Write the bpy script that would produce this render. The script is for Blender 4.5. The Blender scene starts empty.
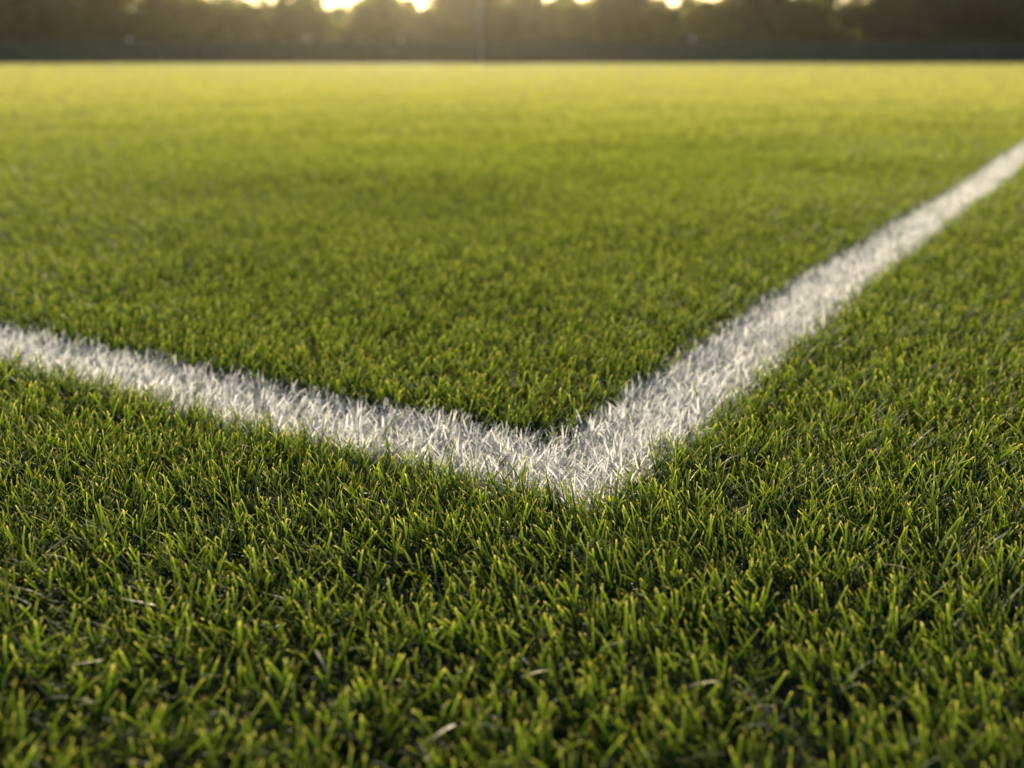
import bpy, math
import numpy as np

rng = np.random.default_rng(11)
C = bpy.context.scene.collection
sc = bpy.context.scene
H = 0.42                      # camera height above the mean blade level
ZL = 0.006                    # mean blade level
F = 1024.0                    # focal length in pixels
PITCH = math.atan(326 / 1024)


# ------------------------------------------------------------------ helpers
def tag(o, label=None, cat=None, group=None, kind=None):
    if label: o['label'] = label
    if cat: o['category'] = cat
    if group: o['group'] = group
    if kind: o['kind'] = kind
    return o


def empty(name, loc):
    o = bpy.data.objects.new(name, None)
    o.empty_display_size = 0.2
    o.location = loc
    C.objects.link(o)
    return o


def link(name, me, mat=None, parent=None):
    if mat and not me.materials:
        me.materials.append(mat)
    o = bpy.data.objects.new(name, me)
    C.objects.link(o)
    if parent:
        o.parent = parent
    return o


def np_mesh(name, verts, quads, attrs=None, mats=None, mat_index=None, smooth=True):
    """mesh of quads from numpy arrays, float point attributes in attrs"""
    me = bpy.data.meshes.new(name)
    nv, nf = len(verts), len(quads)
    me.vertices.add(nv)
    me.vertices.foreach_set('co', np.ascontiguousarray(verts, dtype=np.float32).ravel())
    me.loops.add(nf * 4)
    me.loops.foreach_set('vertex_index', np.ascontiguousarray(quads, dtype=np.int32).ravel())
    me.polygons.add(nf)
    me.polygons.foreach_set('loop_start', np.arange(nf, dtype=np.int32) * 4)
    me.polygons.foreach_set('loop_total', np.full(nf, 4, dtype=np.int32))
    if smooth:
        me.polygons.foreach_set('use_smooth', np.ones(nf, dtype=bool))
    for m in mats or []:
        me.materials.append(m)
    if mat_index is not None:
        me.polygons.foreach_set('material_index', np.ascontiguousarray(mat_index, dtype=np.int32))
    me.update()
    for k, a in (attrs or {}).items():
        at = me.attributes.new(k, 'FLOAT', 'POINT')
        at.data.foreach_set('value', np.ascontiguousarray(a, dtype=np.float32))
    me.validate()
    return me


class MB:
    """collects boxes and tubes into one mesh"""
    def __init__(s): s.v, s.f = [], []

    def box(s, c, d, bev=0.0):
        x, y, z = [q / 2 for q in d]
        b = len(s.v)
        for sz in (-1, 1):
            for sx, sy in ((-1, -1), (1, -1), (1, 1), (-1, 1)):
                s.v.append((c[0] + sx * x, c[1] + sy * y, c[2] + sz * z))
        for q in ((0, 3, 2, 1), (4, 5, 6, 7), (0, 1, 5, 4), (1, 2, 6, 5), (2, 3, 7, 6), (3, 0, 4, 7)):
            s.f.append(tuple(b + i for i in q))
        return s

    def tube(s, pts, rad, n=12):
        pts = [np.array(p, float) for p in pts]
        b = len(s.v)
        for i, p in enumerate(pts):
            d = pts[min(i + 1, len(pts) - 1)] - pts[max(i - 1, 0)]
            d /= np.linalg.norm(d)
            a = np.cross(d, (0, 1, 0) if abs(d[1]) < .9 else (1, 0, 0)); a /= np.linalg.norm(a)
            c = np.cross(d, a)
            for k in range(n):
                t = 2 * math.pi * k / n
                s.v.append(tuple(p + rad[i] * (math.cos(t) * a + math.sin(t) * c)))
        for i in range(len(pts) - 1):
            for k in range(n):
                k2 = (k + 1) % n
                s.f.append((b + i * n + k, b + i * n + k2, b + (i + 1) * n + k2, b + (i + 1) * n + k))
        s.f.append(tuple(b + k for k in range(n))[::-1])
        s.f.append(tuple(b + (len(pts) - 1) * n + k for k in range(n)))
        return s

    def mesh(s, name, mat, smooth=False):
        me = bpy.data.meshes.new(name)
        me.from_pydata(s.v, [], s.f)
        me.materials.append(mat)
        if smooth:
            for p in me.polygons: p.use_smooth = len(p.vertices) == 4
        me.update()
        return me

    def build(s, name, mat, parent=None, smooth=False):
        return link(name, s.mesh(name, mat, smooth), None, parent)


_perm = np.random.default_rng(5).random((256, 256))
def vnoise(x, y, freq):
    """smooth value noise in 0..1"""
    x = np.asarray(x) * freq + 71.3; y = np.asarray(y) * freq + 19.7
    xi = np.floor(x).astype(int); yi = np.floor(y).astype(int)
    fx = x - xi; fy = y - yi
    fx = fx * fx * (3 - 2 * fx); fy = fy * fy * (3 - 2 * fy)
    g = lambda a, b: _perm[a % 256, b % 256]
    return ((g(xi, yi) * (1 - fx) + g(xi + 1, yi) * fx) * (1 - fy)
            + (g(xi, yi + 1) * (1 - fx) + g(xi + 1, yi + 1) * fx) * fy)


def lift(x, y):
    """gentle unevenness of the turf"""
    return 0.008 * (vnoise(x, y, 1.3) - .5) + 0.006 * (vnoise(x, y, 3.7) - .5)


# ------------------------------------------------------------------ materials
class NT:
    def __init__(s, name):
        s.m = bpy.data.materials.new(name); s.m.use_nodes = True
        s.t = s.m.node_tree; s.t.nodes.clear()
        s.out = s.t.nodes.new('ShaderNodeOutputMaterial')

    def n(s, typ, **kw):
        nd = s.t.nodes.new(typ)
        for k, v in kw.items():
            if k.startswith('i_'):
                key = k[2:]
                nd.inputs[int(key) if key.isdigit() else key.replace('_', ' ')].default_value = v
            else:
                setattr(nd, k, v)
        return nd

    def l(s, a, b): s.t.links.new(a, b)

    def mix(s, fac, a, b, blend='MIX'):
        m = s.n('ShaderNodeMix', data_type='RGBA', blend_type=blend)
        for sock, v in ((m.inputs[0], fac), (m.inputs[6], a), (m.inputs[7], b)):
            if hasattr(v, 'links'): s.l(v, sock)
            else: sock.default_value = v if not isinstance(v, tuple) else (*v, 1)[:4]
        return m.outputs[2]

    def ramp(s, fac, stops):
        r = s.n('ShaderNodeValToRGB')
        e = r.color_ramp.elements
        while len(e) < len(stops): e.new(.5)
        for i, (p, c) in enumerate(stops):
            e[i].position = p; e[i].color = (*c, 1) if len(c) == 3 else c
        s.l(fac, r.inputs[0])
        return r.outputs[0]

    def rng(s, v, a, b, c=0., d=1.):
        r = s.n('ShaderNodeMapRange'); r.clamp = True
        s.l(v, r.inputs[0])
        for i, q in enumerate((a, b, c, d)): r.inputs[i + 1].default_value = q
        return r.outputs[0]

    def noise(s, scale, detail=3., vec=None):
        n = s.n('ShaderNodeTexNoise'); n.inputs['Scale'].default_value = scale; n.inputs['Detail'].default_value = detail
        if vec is None:
            vec = s.n('ShaderNodeNewGeometry').outputs['Position']
        s.l(vec, n.inputs['Vector'])
        return n.outputs[0]

    def attr(s, name):
        return s.n('ShaderNodeAttribute', attribute_name=name).outputs['Fac']


def leaf_shader(k, col, tcol, trans, rough, spec=.5):
    p = k.n('ShaderNodeBsdfPrincipled'); p.inputs['Roughness'].default_value = rough
    p.inputs['Specular IOR Level'].default_value = spec
    t = k.n('ShaderNodeBsdfTranslucent')
    for v, sck in ((col, p.inputs['Base Color']), (tcol, t.inputs['Color'])):
        if hasattr(v, 'links'): k.l(v, sck)
        else: sck.default_value = (*v, 1)
    mx = k.n('ShaderNodeMixShader')
    if hasattr(trans, 'links'): k.l(trans, mx.inputs[0])
    else: mx.inputs[0].default_value = trans
    k.l(p.outputs[0], mx.inputs[1]); k.l(t.outputs[0], mx.inputs[2])
    k.l(mx.outputs[0], k.out.inputs['Surface'])
    return k.m


def mat_grass():
    k = NT('grass_blades')
    rnd, tip, dry = k.attr('rnd'), k.attr('tip'), k.attr('dry')
    base = k.ramp(rnd, [(0, (.012, .040, .008)), (.35, (.024, .064, .008)), (.7, (.044, .094, .010)), (1, (.084, .130, .013))])
    pn = k.noise(1.1, 4.)
    base = k.mix(k.rng(pn, .40, .66, 0, .45), base, (.080, .128, .012))
    pn2 = k.noise(.16, 3.)
    base = k.mix(k.rng(pn2, .42, .62, 0, .35), base, (.100, .135, .014))
    base = k.mix(k.rng(tip, .05, .80, .88, 0.), base, (.010, .026, .005))  # roots darkened: shade low between the blades put into their colour
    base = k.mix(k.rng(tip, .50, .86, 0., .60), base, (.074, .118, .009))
    base = k.mix(k.rng(tip, .89, 1., 0., .80), base, (.27, .26, .055))  # dried yellow tips, lightened further to carry backlit glow in the colour
    tcol = k.mix(k.rng(tip, .45, .90, .08, .80), base, (.143, .198, .010))
    tcol = k.mix(k.rng(tip, .89, 1., 0., .90), tcol, (.52, .47, .105))  # tip glow painted into the transmitted colour too
    straw = k.mix(rnd, (.42, .33, .14), (.60, .50, .27))
    base = k.mix(dry, base, straw)
    return leaf_shader(k, base, tcol, k.rng(tip, .10, 1., .18, .80), .58, .45)


def mat_white():
    k = NT('white_line_paint_on_grass')
    rnd, tip, dry = k.attr('rnd'), k.attr('tip'), k.attr('dry')
    base = k.mix(rnd, (.76, .735, .69), (.88, .86, .82))
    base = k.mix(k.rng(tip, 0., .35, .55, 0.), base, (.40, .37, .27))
    base = k.mix(dry, base, (.30, .33, .14))
    return leaf_shader(k, base, k.mix(.4, base, (.84, .82, .78)), .52, .62, .3)


def mat_ground():
    k = NT('soil_and_thatch')
    n1, n2 = k.noise(60., 5.), k.noise(900., 3.)
    c = k.mix(n1, (.012, .014, .005), (.026, .024, .010))
    c = k.mix(k.rng(n2, .4, .7), c, (.034, .036, .011))
    p = k.n('ShaderNodeBsdfPrincipled'); p.inputs['Roughness'].default_value = .95
    k.l(c, p.inputs['Base Color'])
    b = k.n('ShaderNodeBump'); b.inputs['Strength'].default_value = .6; b.inputs['Distance'].default_value = .01
    k.l(n1, b.inputs['Height']); k.l(b.outputs[0], p.inputs['Normal'])
    k.l(p.outputs[0], k.out.inputs['Surface'])
    return k.m


def mat_simple(name, ca, cb, scale, rough=.7, metal=0.):
    k = NT(name)
    c = k.mix(k.rng(k.noise(scale, 4.), .35, .65), ca, cb)
    p = k.n('ShaderNodeBsdfPrincipled'); p.inputs['Roughness'].default_value = rough; p.inputs['Metallic'].default_value = metal
    k.l(c, p.inputs['Base Color']); k.l(p.outputs[0], k.out.inputs['Surface'])
    return k.m


def mat_leaf(name, a, b, t):
    k = NT(name)
    c = k.mix(k.attr('rnd'), a, b)
    return leaf_shader(k, c, k.mix(.5, c, t), .50, .55, .3)


M_GRASS, M_WHITE, M_GROUND = mat_grass(), mat_white(), mat_ground()
M_PAINTSOIL = mat_simple('paint_soaked_soil', (.34, .315, .26), (.56, .53, .46), 90., .9)
M_SCREEN = mat_simple('dark_green_windscreen_fabric', (.014, .040, .033), (.022, .056, .046), .35, .85)
M_STEEL = mat_simple('galvanised_steel', (.28, .29, .28), (.38, .38, .36), 4., .5, .3)
M_POST = mat_simple('dark_green_steel', (.030, .042, .036), (.045, .058, .050), 3., .5)
M_PALE = mat_simple('pale_grey_paint', (.62, .54, .43), (.72, .64, .52), 6., .6)
M_BARK = mat_simple('rough_brown_bark', (.055, .043, .030), (.10, .078, .052), 7., .9)
M_LEAF = dict(
    olive=mat_leaf('olive_green_leaves', (.046, .074, .012), (.105, .130, .020), (.34, .38, .03)),
    gold=mat_leaf('golden_olive_leaves', (.080, .098, .014), (.160, .165, .024), (.55, .50, .04)),
    dark=mat_leaf('dark_green_leaves', (.024, .036, .010), (.050, .062, .014), (.08, .09, .015)),
    mixed=mat_leaf('mixed_wood_leaves', (.026, .040, .010), (.060, .076, .016), (.17, .20, .02)),
    brown=mat_leaf('brownish_green_leaves', (.052, .058, .015), (.100, .096, .022), (.30, .28, .03)),
)

# ------------------------------------------------------------------ grass blades
UA = math.radians(59.1)
U = np.array([math.cos(UA), math.sin(UA)])            # along the long line, away from the camera
V = np.array([-U[1], U[0]])                           # along the short line, to the left
P0 = np.array([0.150, 2.412]) * H                     # middle of the corner
LW = 0.122                                            # line width


def line_coords(x, y):
    px, py = x - P0[0], y - P0[1]
    a = px * U[0] + py * U[1]
    b = px * V[0] + py * V[1]
    return a, b


def scatter(y0, y1, n0, per):
    """tuft roots with density falling off with distance; returns x, y, blade scale s, lean direction"""
    X, Y, S, TX, TY = [], [], [], [], []
    ys = [y0]
    while ys[-1] < y1:
        ys.append(min(y1, ys[-1] * 1.12 + .02))
    for a, b in zip(ys[:-1], ys[1:]):
        m = (a + b) / 2
        s = max(1., math.hypot(m, H) / 3.0)
        dens = n0 / s ** 2.15
        w = .62 * b + min(1.0, .35 + .25 * m)
        n = int(dens / per * 2 * w * (b - a))
        tx = rng.uniform(-w, w, n); ty = rng.uniform(a, b, n)
        tx = np.repeat(tx, per); ty = np.repeat(ty, per)
        r = np.abs(rng.normal(0, .0075, n * per)) * s ** .3
        an = rng.uniform(0, 2 * np.pi, n * per)
        X.append(tx + r * np.cos(an)); Y.append(ty + r * np.sin(an))
        TX.append(np.cos(an)); TY.append(np.sin(an))
        S.append(np.full(n * per, s))
    return [np.concatenate(q) for q in (X, Y, S, TX, TY)]


def blades(x, y, s, tx, ty, length, w0, dry, rnd, lean_mu, lean_sd, curl, seg=4, s_top=None):
    """curved, tapered, slightly cut blades: (seg+1) pairs of vertices each"""
    n = len(x)
    # far blades tip-coloured throughout, putting the sunlit glow of the sward's top into colour
    lo = np.zeros(n) if s_top is None else .95 * (1 - 1 / np.maximum(s_top, 1.) ** 1.7)
    ang = np.arctan2(ty, tx) + rng.normal(0, .8, n)
    # slight common lie of the grass, changing over the field
    la = 2 * np.pi * vnoise(x, y, .9)
    # lean shaped to darken near grass and brighten far: away from camera, then towards
    yw = y + .35 * (vnoise(x, y, .55) - .5) * np.maximum(y, .5)
    f = np.clip((yw - .75) / 4.2, 0, 1); f = f * f * (3 - 2 * f)
    lie = .50 - 1.75 * f
    dx = np.cos(ang) + .50 * np.cos(la); dy = np.sin(ang) + .50 * np.sin(la) + lie
    lean_mu = lean_mu + .30 * f
    dl = np.hypot(dx, dy) + 1e-6; dx /= dl; dy /= dl
    lean = np.clip(rng.normal(lean_mu, lean_sd, n), .02, 1.25)          # start angle from vertical
    bend = np.abs(rng.normal(curl, curl * .6, n))                       # extra angle gained along the blade
    wa = ang + rng.normal(np.pi / 2, .6, n)                             # width direction
    twist = rng.normal(0, .9, n)
    z0 = lift(x, y) - .006
    P = np.zeros((n, seg + 1, 2, 3), np.float32)
    tipv = np.zeros((n, seg + 1, 2), np.float32)
    cx, cy, cz = x.copy(), y.copy(), z0.copy()
    prof = [.70, 1.0, .95, .78, .58, .34] if seg == 5 else [.8, 1.0, .35]
    tl = [0, .25, .5, .74, .9, 1] if seg == 5 else [0, .55, 1]
    for i in range(seg + 1):
        t = tl[i]
        if i:
            th = lean + bend * (t + tl[i - 1]) / 2
            step = length * (t - tl[i - 1])
            cx = cx + step * np.sin(th) * dx; cy = cy + step * np.sin(th) * dy; cz = cz + step * np.cos(th)
        a = wa + twist * t
        hw = w0 * prof[i] / 2
        ox, oy = np.cos(a) * hw, np.sin(a) * hw
        for q, sg in ((0, -1), (1, 1)):
            P[:, i, q, 0] = cx + sg * ox; P[:, i, q, 1] = cy + sg * oy; P[:, i, q, 2] = cz
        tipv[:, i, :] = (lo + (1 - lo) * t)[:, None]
    nv = (seg + 1) * 2
    base = (np.arange(n) * nv)[:, None, None]
    q1 = np.array([[2 * i, 2 * i + 1, 2 * i + 3, 2 * i + 2] for i in range(seg)])[None]
    quads = (base + q1).reshape(-1, 4)
    R = np.repeat(rnd, nv)
    D = np.repeat(dry, nv).reshape(n, seg + 1, 2)
    # cut, browned tip on many mown blades
    cut = (rng.random(n) < .60) * rng.uniform(.3, 1., n)
    D[:, -1, :] = np.maximum(D[:, -1, :], cut[:, None])
    if seg == 5: D[:, -2, :] = np.maximum(D[:, -2, :], .15 * cut[:, None])
    return P.reshape(-1, 3), quads, R, D.reshape(-1), tipv.reshape(-1)


def merge(parts):
    vs, qs, rs, ds, ts, off = [], [], [], [], [], 0
    for v, q, r, d, t in parts:
        vs.append(v); qs.append(q + off); rs.append(r); ds.append(d); ts.append(t); off += len(v)
    return np.concatenate(vs), np.concatenate(qs), dict(rnd=np.concatenate(rs), dry=np.concatenate(ds), tip=np.concatenate(ts))


x, y, s, tx, ty = scatter(.16, 94., 52000, 6)
a, b = line_coords(x, y)
hw = LW / 2
jit = rng.normal(0, .0045, len(x))
in_long = (b < hw - .001 + jit) & (b > -hw - .012 - jit) & (a > -hw - .012 - jit)
in_short = (a < hw - .001 + jit) & (a > -hw - .012 - jit) & (b > -hw - .012 - jit)
green = ~(in_long | in_short) | (rng.random(len(x)) < .012)
GREEN = (x[green], y[green], s[green], tx[green], ty[green])


def scatter_line(a0, a1, b0, b1, along, n0, per):
    """blade roots inside a painted strip; along = 'a' or 'b' is its long direction"""
    out = []
    l0, l1 = (a0, a1) if along == 'a' else (b0, b1)
    e = [l0]
    while e[-1] < l1: e.append(min(l1, e[-1] + max(.06, .10 * (e[-1] + .6))))
    for p, q in zip(e[:-1], e[1:]):
        A0, A1, B0, B1 = (p, q, b0, b1) if along == 'a' else (a0, a1, p, q)
        c = P0 + U * (A0 + A1) / 2 + V * (B0 + B1) / 2
        sc_ = max(1., math.hypot(np.hypot(*c), H) / 3.0)
        n = max(1, int(n0 / sc_ ** 1.55 * (A1 - A0) * (B1 - B0) / per))
        ta = np.repeat(rng.uniform(A0, A1, n), per); tb = np.repeat(rng.uniform(B0, B1, n), per)
        ra = np.abs(rng.normal(0, .006, n * per)); an_ = rng.uniform(0, 2 * np.pi, n * per)
        ta = ta + ra * np.cos(an_); tb = tb + ra * np.sin(an_)
        xy = P0[None] + ta[:, None] * U[None] + tb[:, None] * V[None]
        d_ = np.cos(an_)[:, None] * U[None] + np.sin(an_)[:, None] * V[None]
        out.append((xy[:, 0], xy[:, 1], np.full(len(ta), sc_), d_[:, 0], d_[:, 1]))
    return [np.concatenate([o[i] for o in out]) for i in range(5)]


def make(data, white=False):
    x, y, s, tx, ty = data
    parts = []
    for near in (True, False):
        m = (s < 1.05) if near else (s >= 1.05)
        if not m.any(): continue
        n = m.sum()
        X, Y, S = x[m], y[m], s[m]
        hn = .72 + .38 * vnoise(X, Y, 2.3) + .18 * vnoise(X, Y, .8)
        if not white: hn = hn + .40 * (vnoise(X * .42, Y, 2.1) - .5) * np.clip((Y - 1.1) / .9, 0, 1)
        la_, lb_ = line_coords(X, Y)
        dl_ = np.minimum(np.where(la_ > -.2, np.abs(lb_), 9.), np.where(lb_ > -.2, np.abs(la_), 9.))
        hn = 1.0 + (hn - 1.0) * np.clip((dl_ - .06) / .25, .25, 1)      # trimmed evenly where the line is marked out
        L = rng.normal(.038, .0105, n).clip(.014, .060) * hn * S ** -.12
        if white: L = np.minimum(L * .84 + .003, .034)
        W = rng.normal(.00175, .0007, n).clip(.0008, .0042) * S ** .97
        if white: W = W * .84
        rnd = np.clip(.5 * rng.random(n) + .5 * vnoise(X, Y, 34.) + rng.normal(0, .10, n), 0, 1)
        if white:
            dry = (rng.random(n) < .05) * rng.uniform(.3, .9, n)
        else:
            dry = (rng.random(n) < .022) * rng.uniform(.4, 1., n)
        parts.append(blades(X, Y, S, tx[m], ty[m], L, W, dry, rnd, .48 if not white else .55, .32, .55 if not white else 1.15, 5 if near else 2, S))
    return parts


g_parts = make(GREEN)
# a few long dead straw blades lying on top of the turf in front
ns = 150
sx = rng.uniform(-1.6, 1.6, ns); sy = rng.uniform(.4, 2.4, ns)
sa, sb = line_coords(sx, sy)
ok = ~((np.abs(sb) < .08) & (sa > -.08)) & ~((np.abs(sa) < .08) & (sb > -.08))
sx, sy = sx[ok], sy[ok]; ns = len(sx)
an = rng.uniform(0, 2 * np.pi, ns)
st = blades(sx, sy, np.ones(ns), np.cos(an), np.sin(an), rng.uniform(.018, .034, ns), rng.uniform(.0014, .0024, ns),
            np.ones(ns), rng.random(ns), 1.15, .1, .35, 5)
st[0][:, 2] += .024
g_parts.append(st)
# the few pale dry blades that lie on top of the turf
PALE = [(-.276, .703), (-.286, .625), (-.128, .615), (-.036, .555), (.060, .640), (.140, .600), (-.40, .80), (.33, .76)]
pp = np.array(PALE); an = np.array([2.9, 3.0, 2.7, 2.8, .3, 2.6, .2, 2.9])
st = blades(pp[:, 0], pp[:, 1], np.ones(len(pp)), np.cos(an), np.sin(an), np.full(len(pp), .026), np.full(len(pp), .0021),
            np.ones(len(pp)), np.full(len(pp), .8), 1.25, .05, .3, 5)
st[0][:, 2] += .030
g_parts.append(st)
# dead clippings and thatch low down between the blades
ns = 5000
ty_ = rng.uniform(.30, 2.6, ns); tx_ = rng.uniform(-1, 1, ns) * (.45 + .6 * ty_)
sa, sb = line_coords(tx_, ty_)
ok = ~((np.abs(sb) < .07) & (sa > -.07)) & ~((np.abs(sa) < .07) & (sb > -.07))
tx_, ty_ = tx_[ok], ty_[ok]; ns = len(tx_)
an = rng.uniform(0, 2 * np.pi, ns)
th = blades(tx_, ty_, np.ones(ns), np.cos(an), np.sin(an), rng.uniform(.010, .030, ns), rng.uniform(.0010, .0022, ns),
            rng.uniform(.12, .45, ns), rng.random(ns) * .3, 1.3, .2, .2, 5)
th[0][:, 2] += rng.uniform(.000, .010, ns).repeat(12)
g_parts.append(th)
v, q, at = merge(g_parts)
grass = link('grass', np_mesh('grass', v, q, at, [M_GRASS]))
tag(grass, 'short mown green grass covering the whole sports field', 'grass', kind='stuff')
print('grass blades verts', len(v))

# the white corner: one painted marking, its two arms as parts
mark = empty('corner_line', (0, 0, 0))
tag(mark, 'white painted field line bending at a right angle on the grass', 'field line')


def soil_strip(pts):
    c = np.array([(p[0], p[1], -.010) for p in pts], np.float32)
    return c, np.array([[0, 1, 2, 3]])


def line_part(name, data, corner):
    v, q, at = merge(make(data, white=True))
    cv, cq = soil_strip(corner)
    mi = np.concatenate([np.zeros(len(q)), np.ones(1)])
    q = np.concatenate([q, cq + len(v)]); v = np.concatenate([v, cv])
    at = {k: np.concatenate([a_, np.zeros(4)]) for k, a_ in at.items()}
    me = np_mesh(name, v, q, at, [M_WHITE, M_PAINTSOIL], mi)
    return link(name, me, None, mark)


def at_ab(a_, b_): return P0 + U * a_ + V * b_
ymax_a = (93.0 - P0[1]) / U[1]
line_part('sideline', scatter_line(-hw - .009, ymax_a, -hw - .009, hw, 'a', 92000, 5), [at_ab(-hw, -hw), at_ab(ymax_a, -hw), at_ab(ymax_a, hw), at_ab(-hw, hw)])
line_part('end_line', scatter_line(-hw - .009, hw, hw, 6., 'b', 92000, 5), [at_ab(-hw, hw + .001), at_ab(hw, hw + .001), at_ab(hw, 6.), at_ab(-hw, 6.)])

# ground sheet
gm = MB(); gm.v = [(-170, -40, -.014), (170, -40, -.014), (170, 210, -.014), (-170, 210, -.014)]; gm.f = [(0, 1, 2, 3)]
tag(gm.build('ground', M_GROUND), 'bare brown soil under the turf', 'ground', kind='structure')


# ------------------------------------------------------------------ far end: fence, pole, markers
CAMZ = H + ZL
def px_x(px, D): return (px - 512) * D * math.cos(math.radians(.5)) / (F * math.cos(PITCH) + 326 * math.sin(PITCH))
def py_z(py, D): return CAMZ + D * math.tan(math.atan((384 - py) / F) - PITCH)


FD = 91.0
FH = py_z(41.5, FD)
fence = empty('fence', (0, FD, 0))
tag(fence, 'long dark green screened fence along the far end of the field', 'fence')
span, half = 3.0, 75.0
npan = int(2 * half / span)
post_me = MB().tube([(0, 0, -.3), (0, 0, FH + .03)], [.035, .035], 10).tube([(0, 0, FH + .03), (0, 0, FH + .06)], [.042, .012], 10).mesh('post', M_POST, True)
for i in range(npan + 1):
    p = link('post', post_me, None, fence); p.location = (-half + i * span, 0.05, 0)
MB().tube([(-half, .05, FH - .04), (half, .05, FH - .04)], [.024, .024], 8).build('top_rail', M_POST, fence, True)
for i in range(npan):
    mb = MB()
    x0 = -half + i * span + .03; nx, nz = 12, 6
    ph = rng.uniform(0, 6)
    for iz in range(nz + 1):
        for ix in range(nx + 1):
            u_, w_ = ix / nx, iz / nz
            mb.v.append((x0 + u_ * (span - .06), .012 * math.sin(ph + 9 * u_) * math.sin(3.1 * w_) - .02, .03 + w_ * (FH - .07)))
    for iz in range(nz):
        for ix in range(nx):
            o_ = iz * (nx + 1) + ix
            mb.f.append((o_, o_ + 1, o_ + nx + 2, o_ + nx + 1))
    pn = mb.build('screen_panel', M_SCREEN, fence, True)
    so = pn.modifiers.new('thickness', 'SOLIDIFY'); so.thickness = .006

pole = empty('pole', (px_x(480, FD - 1.2), FD - 1.2, 0))
tag(pole, 'tall slim grey pole rising in front of the far fence', 'pole')
MB().tube([(0, 0, 0), (0, 0, 4), (0, 0, 11)], [.15, .13, .085], 20).build('shaft', M_STEEL, pole, True)
MB().box((0, 0, .02), (.5, .5, .04)).build('base_plate', M_STEEL, pole)

for px, py, r_, lab in ((131, 40, .17, 'dull round marker on post, leftmost of the four along the fence'),
                        (308, 39, .30, 'brightest pale round marker on a post at the fence'),
                        (401, 40, .15, 'faint round marker on post beside fence, nearest the tall pole'),
                        (691, 38, .20, 'round marker on post at fence right of the tall pole')):
    D = FD - .7
    e = empty('marker_post', (px_x(px, D), D, 0))
    tag(e, lab, 'marker post', 'round markers along the far fence')
    z = py_z(py, D)
    MB().tube([(0, 0, 0), (0, 0, z - r_ * .8)], [.045, .04], 12).build('post', M_POST, e, True)
    n_ = 8
    prof = [(math.sin(math.pi * (j + .5) / n_) * r_, -math.cos(math.pi * (j + .5) / n_) * r_ * .9) for j in range(n_)]
    MB().tube([(0, 0, z + h_) for _, h_ in prof], [q_ for q_, _ in prof], 18).build('head', M_PALE, e, True)


# ------------------------------------------------------------------ trees
def leaf_cloud(centres, radii, n, size, seed):
    r = np.random.default_rng(seed)
    k = r.integers(0, len(centres), n)
    d = r.normal(0, 1, (n, 3)); d /= np.linalg.norm(d, axis=1)[:, None]
    rr = r.random(n) ** .45
    p = centres[k] + d * (radii[k] * rr)[:, None] * np.array([1, 1, .85])
    nrm = d + r.normal(0, .8, (n, 3)); nrm /= np.linalg.norm(nrm, axis=1)[:, None]
    t1 = np.cross(nrm, r.normal(0, 1, (n, 3))); t1 /= np.linalg.norm(t1, axis=1)[:, None]
    t2 = np.cross(nrm, t1)
    sz = size * r.uniform(.6, 1.3, n)[:, None]
    v = np.stack([p - t1 * sz, p + t2 * sz * .45 + nrm * sz * .1, p + t1 * sz, p - t2 * sz * .45 + nrm * sz * .1], 1).reshape(-1, 3)
    q = np.arange(n * 4).reshape(-1, 4)
    return v, q, dict(rnd=np.repeat(np.clip(.65 * r.random(len(centres))[k] + .35 * r.random(n), 0, 1), 4))


def tree_meshes(seed):
    """unit tree: height 1, crown width 1; trunk with limbs, crown of leaf clumps"""
    r = np.random.default_rng(seed)
    cen, rad = [], []
    nc = 46
    for i in range(nc):
        h_ = .20 + .68 * (i + r.random()) / nc
        w_ = .43 * math.sqrt(max(.05, 1 - ((h_ - .50) / .50) ** 2))
        an_ = r.uniform(0, 6.28); q_ = w_ * math.sqrt(r.random())
        cen.append((q_ * math.cos(an_), q_ * math.sin(an_), h_)); rad.append(r.uniform(.09, .16))
    cen.append((r.normal(0, .05), 0, .90)); rad.append(.09)
    cen = np.array(cen); rad = np.array(rad)
    v, q, at = leaf_cloud(cen, rad, 11000, .030, seed)
    mb = MB()
    mb.tube([(0, 0, -.02), (.006, 0, .14), (-.008, .01, .42), (0, 0, .72), (.01, 0, .86)], [.032, .024, .018, .010, .004], 10)
    for j in r.choice(nc, 9, replace=False):
        c_ = cen[j]; z0 = max(.14, c_[2] - .22)
        mb.tube([(0, 0, z0), (c_[0] * .5, c_[1] * .5, (z0 + c_[2]) / 2 - .02), tuple(c_)], [.011, .008, .003], 6)
    v[:, 2] *= 1 / np.percentile(v[:, 2], 99.3)
    return (v, q, at), mb


VAR = [tree_meshes(100 + i) for i in range(6)]
_cache = {}
def variant(i, tone):
    if (i, tone) not in _cache:
        (v, q, at), mb = VAR[i]
        _cache[(i, tone)] = np_mesh('crown', v, q, at, [M_LEAF[tone]], smooth=False)
    if ('t', i) not in _cache:
        _cache[('t', i)] = VAR[i][1].mesh('trunk', M_BARK, True)
    return _cache[(i, tone)], _cache[('t', i)]


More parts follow.
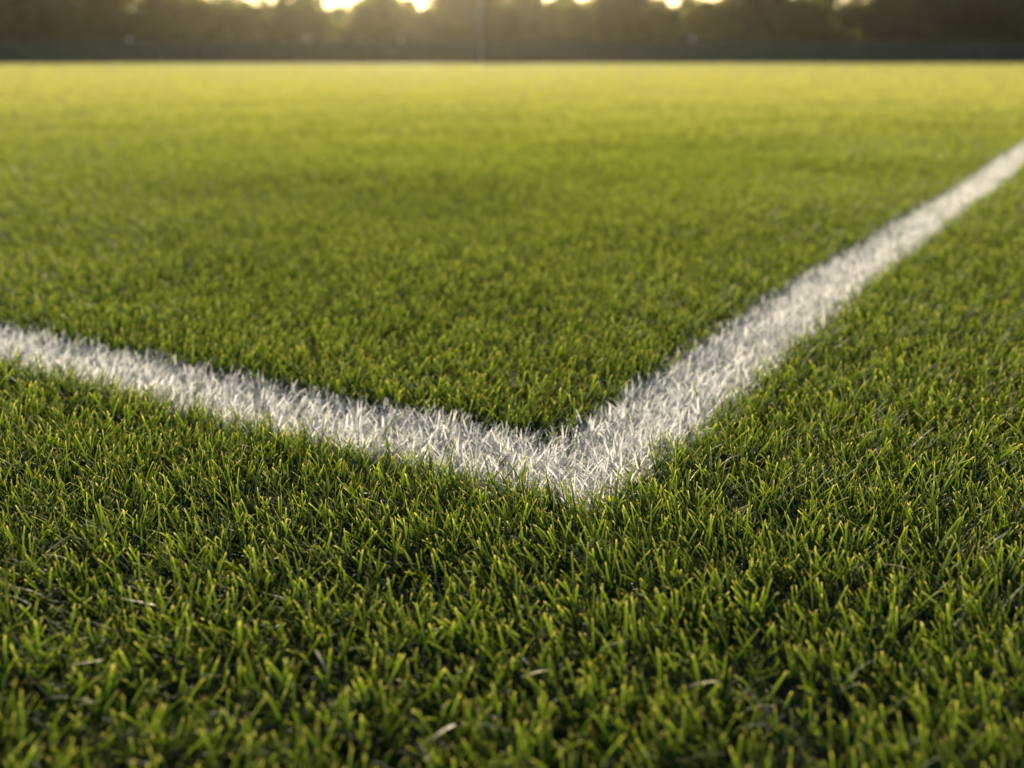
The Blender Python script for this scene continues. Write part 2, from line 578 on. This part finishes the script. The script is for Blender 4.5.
TREES = [  # px, width px, top row, tone, distance, label
    (8, 105, -28, 'dark', 122, 'very dark tree at the left end of the treeline'),
    (66, 80, -14, 'olive', 128, 'olive tree between the dark left end tree and the brownish one'),
    (126, 88, -22, 'brown', 122, 'dark brownish tree behind the leftmost fence marker'),
    (183, 66, -5, 'gold', 126, 'golden green tree just left of the first sky gaps'),
    (224, 60, 3, 'olive', 130, 'low olive tree left of the widest bright sky gap'),
    (306, 66, 1, 'olive', 124, 'rounded olive tree standing alone above the brightest marker'),
    (384, 62, -5, 'gold', 126, 'golden olive tree between two bright sky gaps, left of the pole'),
    (431, 42, 8, 'brown', 130, 'small low tree under a bright gap left of the pole'),
    (480, 88, -20, 'brown', 124, 'tall hazy brown tree directly behind the slim pole'),
    (524, 50, -6, 'olive', 129, 'narrow olive tree next to the pole tree on its right'),
    (570, 58, 1, 'gold', 124, 'golden tree right of the pole beside a small sky gap'),
    (612, 60, -7, 'brown', 127, 'brownish tree midway between the pole and the right hand marker'),
    (655, 52, 6, 'olive', 130, 'low olive tree under the sky gap left of the right hand marker'),
    (703, 56, 1, 'gold', 124, 'golden olive tree above the right hand fence marker'),
    (752, 74, -16, 'dark', 127, 'tall dark tree right of the right hand marker'),
    (800, 60, -2, 'olive', 124, 'dim olive tree beside the tall dark one, with a notch of sky on top'),
    (858, 62, 4, 'brown', 129, 'low brown tree under the last sky gap on the right'),
    (908, 80, -16, 'dark', 123, 'dark tree just right of the last sky gap'),
    (960, 84, -22, 'dark', 128, 'dark tree next to the right end one'),
    (1018, 100, -30, 'dark', 122, 'very dark tree at the right end of the treeline'),
]
for i, (px, wpx, top, tone, D, lab) in enumerate(TREES):
    cr, tr = variant(i % 6, tone)
    e = empty('tree', (px_x(px, D), D, -.05))
    tag(e, lab, 'tree', 'trees behind the far fence')
    h_ = py_z(top, D)
    w_ = wpx * D / 1075 * 1.2
    for nm, me in (('crown', cr), ('trunk', tr)):
        o = link(nm, me, None, e)
        o.scale = (w_, w_, h_); o.rotation_euler = (0, 0, rng.uniform(0, 6.28))

# the dense wood behind the separate trees
GAPS = ((208, 8, 11), (232, 7, 10), (263, 13, 20), (345, 13, 19), (418, 8, 14), (440, 8, 10), (545, 9, 12), (601, 6, 9), (652, 7, 12),
        (675, 8, 14), (706, 6, 8), (725, 6, 8), (796, 6, 9), (860, 12, 9))       # dips in the skyline, by bearing
cen, rad = [], []
for i in range(3700):
    xx = rng.uniform(-88, 88); yy = rng.uniform(130, 146)
    r_ = rng.uniform(.7, 1.5)
    pxx = 512 + xx / 138 * 1074
    tp = -11 + sum(g_ * math.exp(-((pxx - c_) / w_) ** 2) for c_, w_, g_ in GAPS)
    top_ = py_z(tp, 138) - .9 + .5 * (vnoise(xx, 0., .4) - .5)
    zz = rng.uniform(.2, top_ if i < 2200 else min(top_, 3.6))
    if i >= 3000: yy, zz = rng.uniform(118, 130), rng.uniform(.3, 2.6)
    cen.append((xx, yy, zz)); rad.append(r_)
v, q, at = leaf_cloud(np.array(cen), np.array(rad), 430000, .30, 77)
v[:, 2] = np.maximum(v[:, 2], 0.0)
tag(link('woods', np_mesh('woods', v, q, at, [M_LEAF['mixed']], smooth=False)),
    'dense dark wood filling the gaps behind the separate trees', 'woods', kind='stuff')

# ------------------------------------------------------------------ air
hz = MB().box((0, 85, 5.5), (352, 262, 13.1))
k = NT('hazy_air')
vol = k.n('ShaderNodeVolumePrincipled')
vol.inputs['Color'].default_value = (1., .90, .64, 1)
vol.inputs['Density'].default_value = .00019
vol.inputs['Anisotropy'].default_value = .92
k.l(vol.outputs[0], k.out.inputs['Volume'])
hzo = hz.build('haze', k.m)
tag(hzo, 'thin warm haze over the field', 'haze', kind='stuff')

# ------------------------------------------------------------------ light
SUN_EL, SUN_AZ = math.radians(14.5), math.radians(-4.5)          # azimuth from +Y, to the left
w = bpy.data.worlds.new('World'); sc.world = w; w.use_nodes = True
nt = w.node_tree
bg = nt.nodes['Background']
sky = nt.nodes.new('ShaderNodeTexSky'); sky.sky_type = 'NISHITA'; sky.sun_disc = False
sky.sun_elevation = SUN_EL; sky.sun_rotation = SUN_AZ
sky.air_density = 1.0; sky.dust_density = 1.0; sky.ozone_density = 1.0
nt.links.new(sky.outputs[0], bg.inputs['Color'])
bg.inputs['Strength'].default_value = .07
ld = bpy.data.lights.new('sun', 'SUN'); ld.energy = 5.0; ld.angle = math.radians(.5); ld.color = (1, .87, .66)
lo = bpy.data.objects.new('sun', ld); C.objects.link(lo)
from mathutils import Vector
sd = Vector((math.sin(SUN_AZ) * math.cos(SUN_EL), math.cos(SUN_AZ) * math.cos(SUN_EL), math.sin(SUN_EL)))
lo.rotation_euler = sd.to_track_quat('Z', 'Y').to_euler()
lo.location = sd * 60

# ------------------------------------------------------------------ camera
cd = bpy.data.cameras.new('camera')
cd.sensor_width = 36; cd.lens = 36 * F / 1024
cd.clip_start = .02; cd.clip_end = 1000
cd.dof.use_dof = True; cd.dof.focus_distance = 1.01; cd.dof.aperture_fstop = 3.3; cd.dof.aperture_blades = 0
co = bpy.data.objects.new('camera', cd); C.objects.link(co)
co.location = (0, 0, CAMZ); co.rotation_euler = (math.pi / 2 - PITCH, 0, 0)
sc.camera = co

sc.view_settings.view_transform = 'Standard'; sc.view_settings.look = 'None'
sc.view_settings.exposure = 1.0; sc.view_settings.gamma = 1.0; sc.view_settings.use_curve_mapping = False
sc.render.engine = 'CYCLES'
sc.cycles.use_denoising = True
sc.cycles.max_bounces = 8; sc.cycles.diffuse_bounces = 5; sc.cycles.transmission_bounces = 5; sc.cycles.volume_bounces = 1
sc.cycles.transparent_max_bounces = 8
sc.cycles.sample_clamp_indirect = 6.0
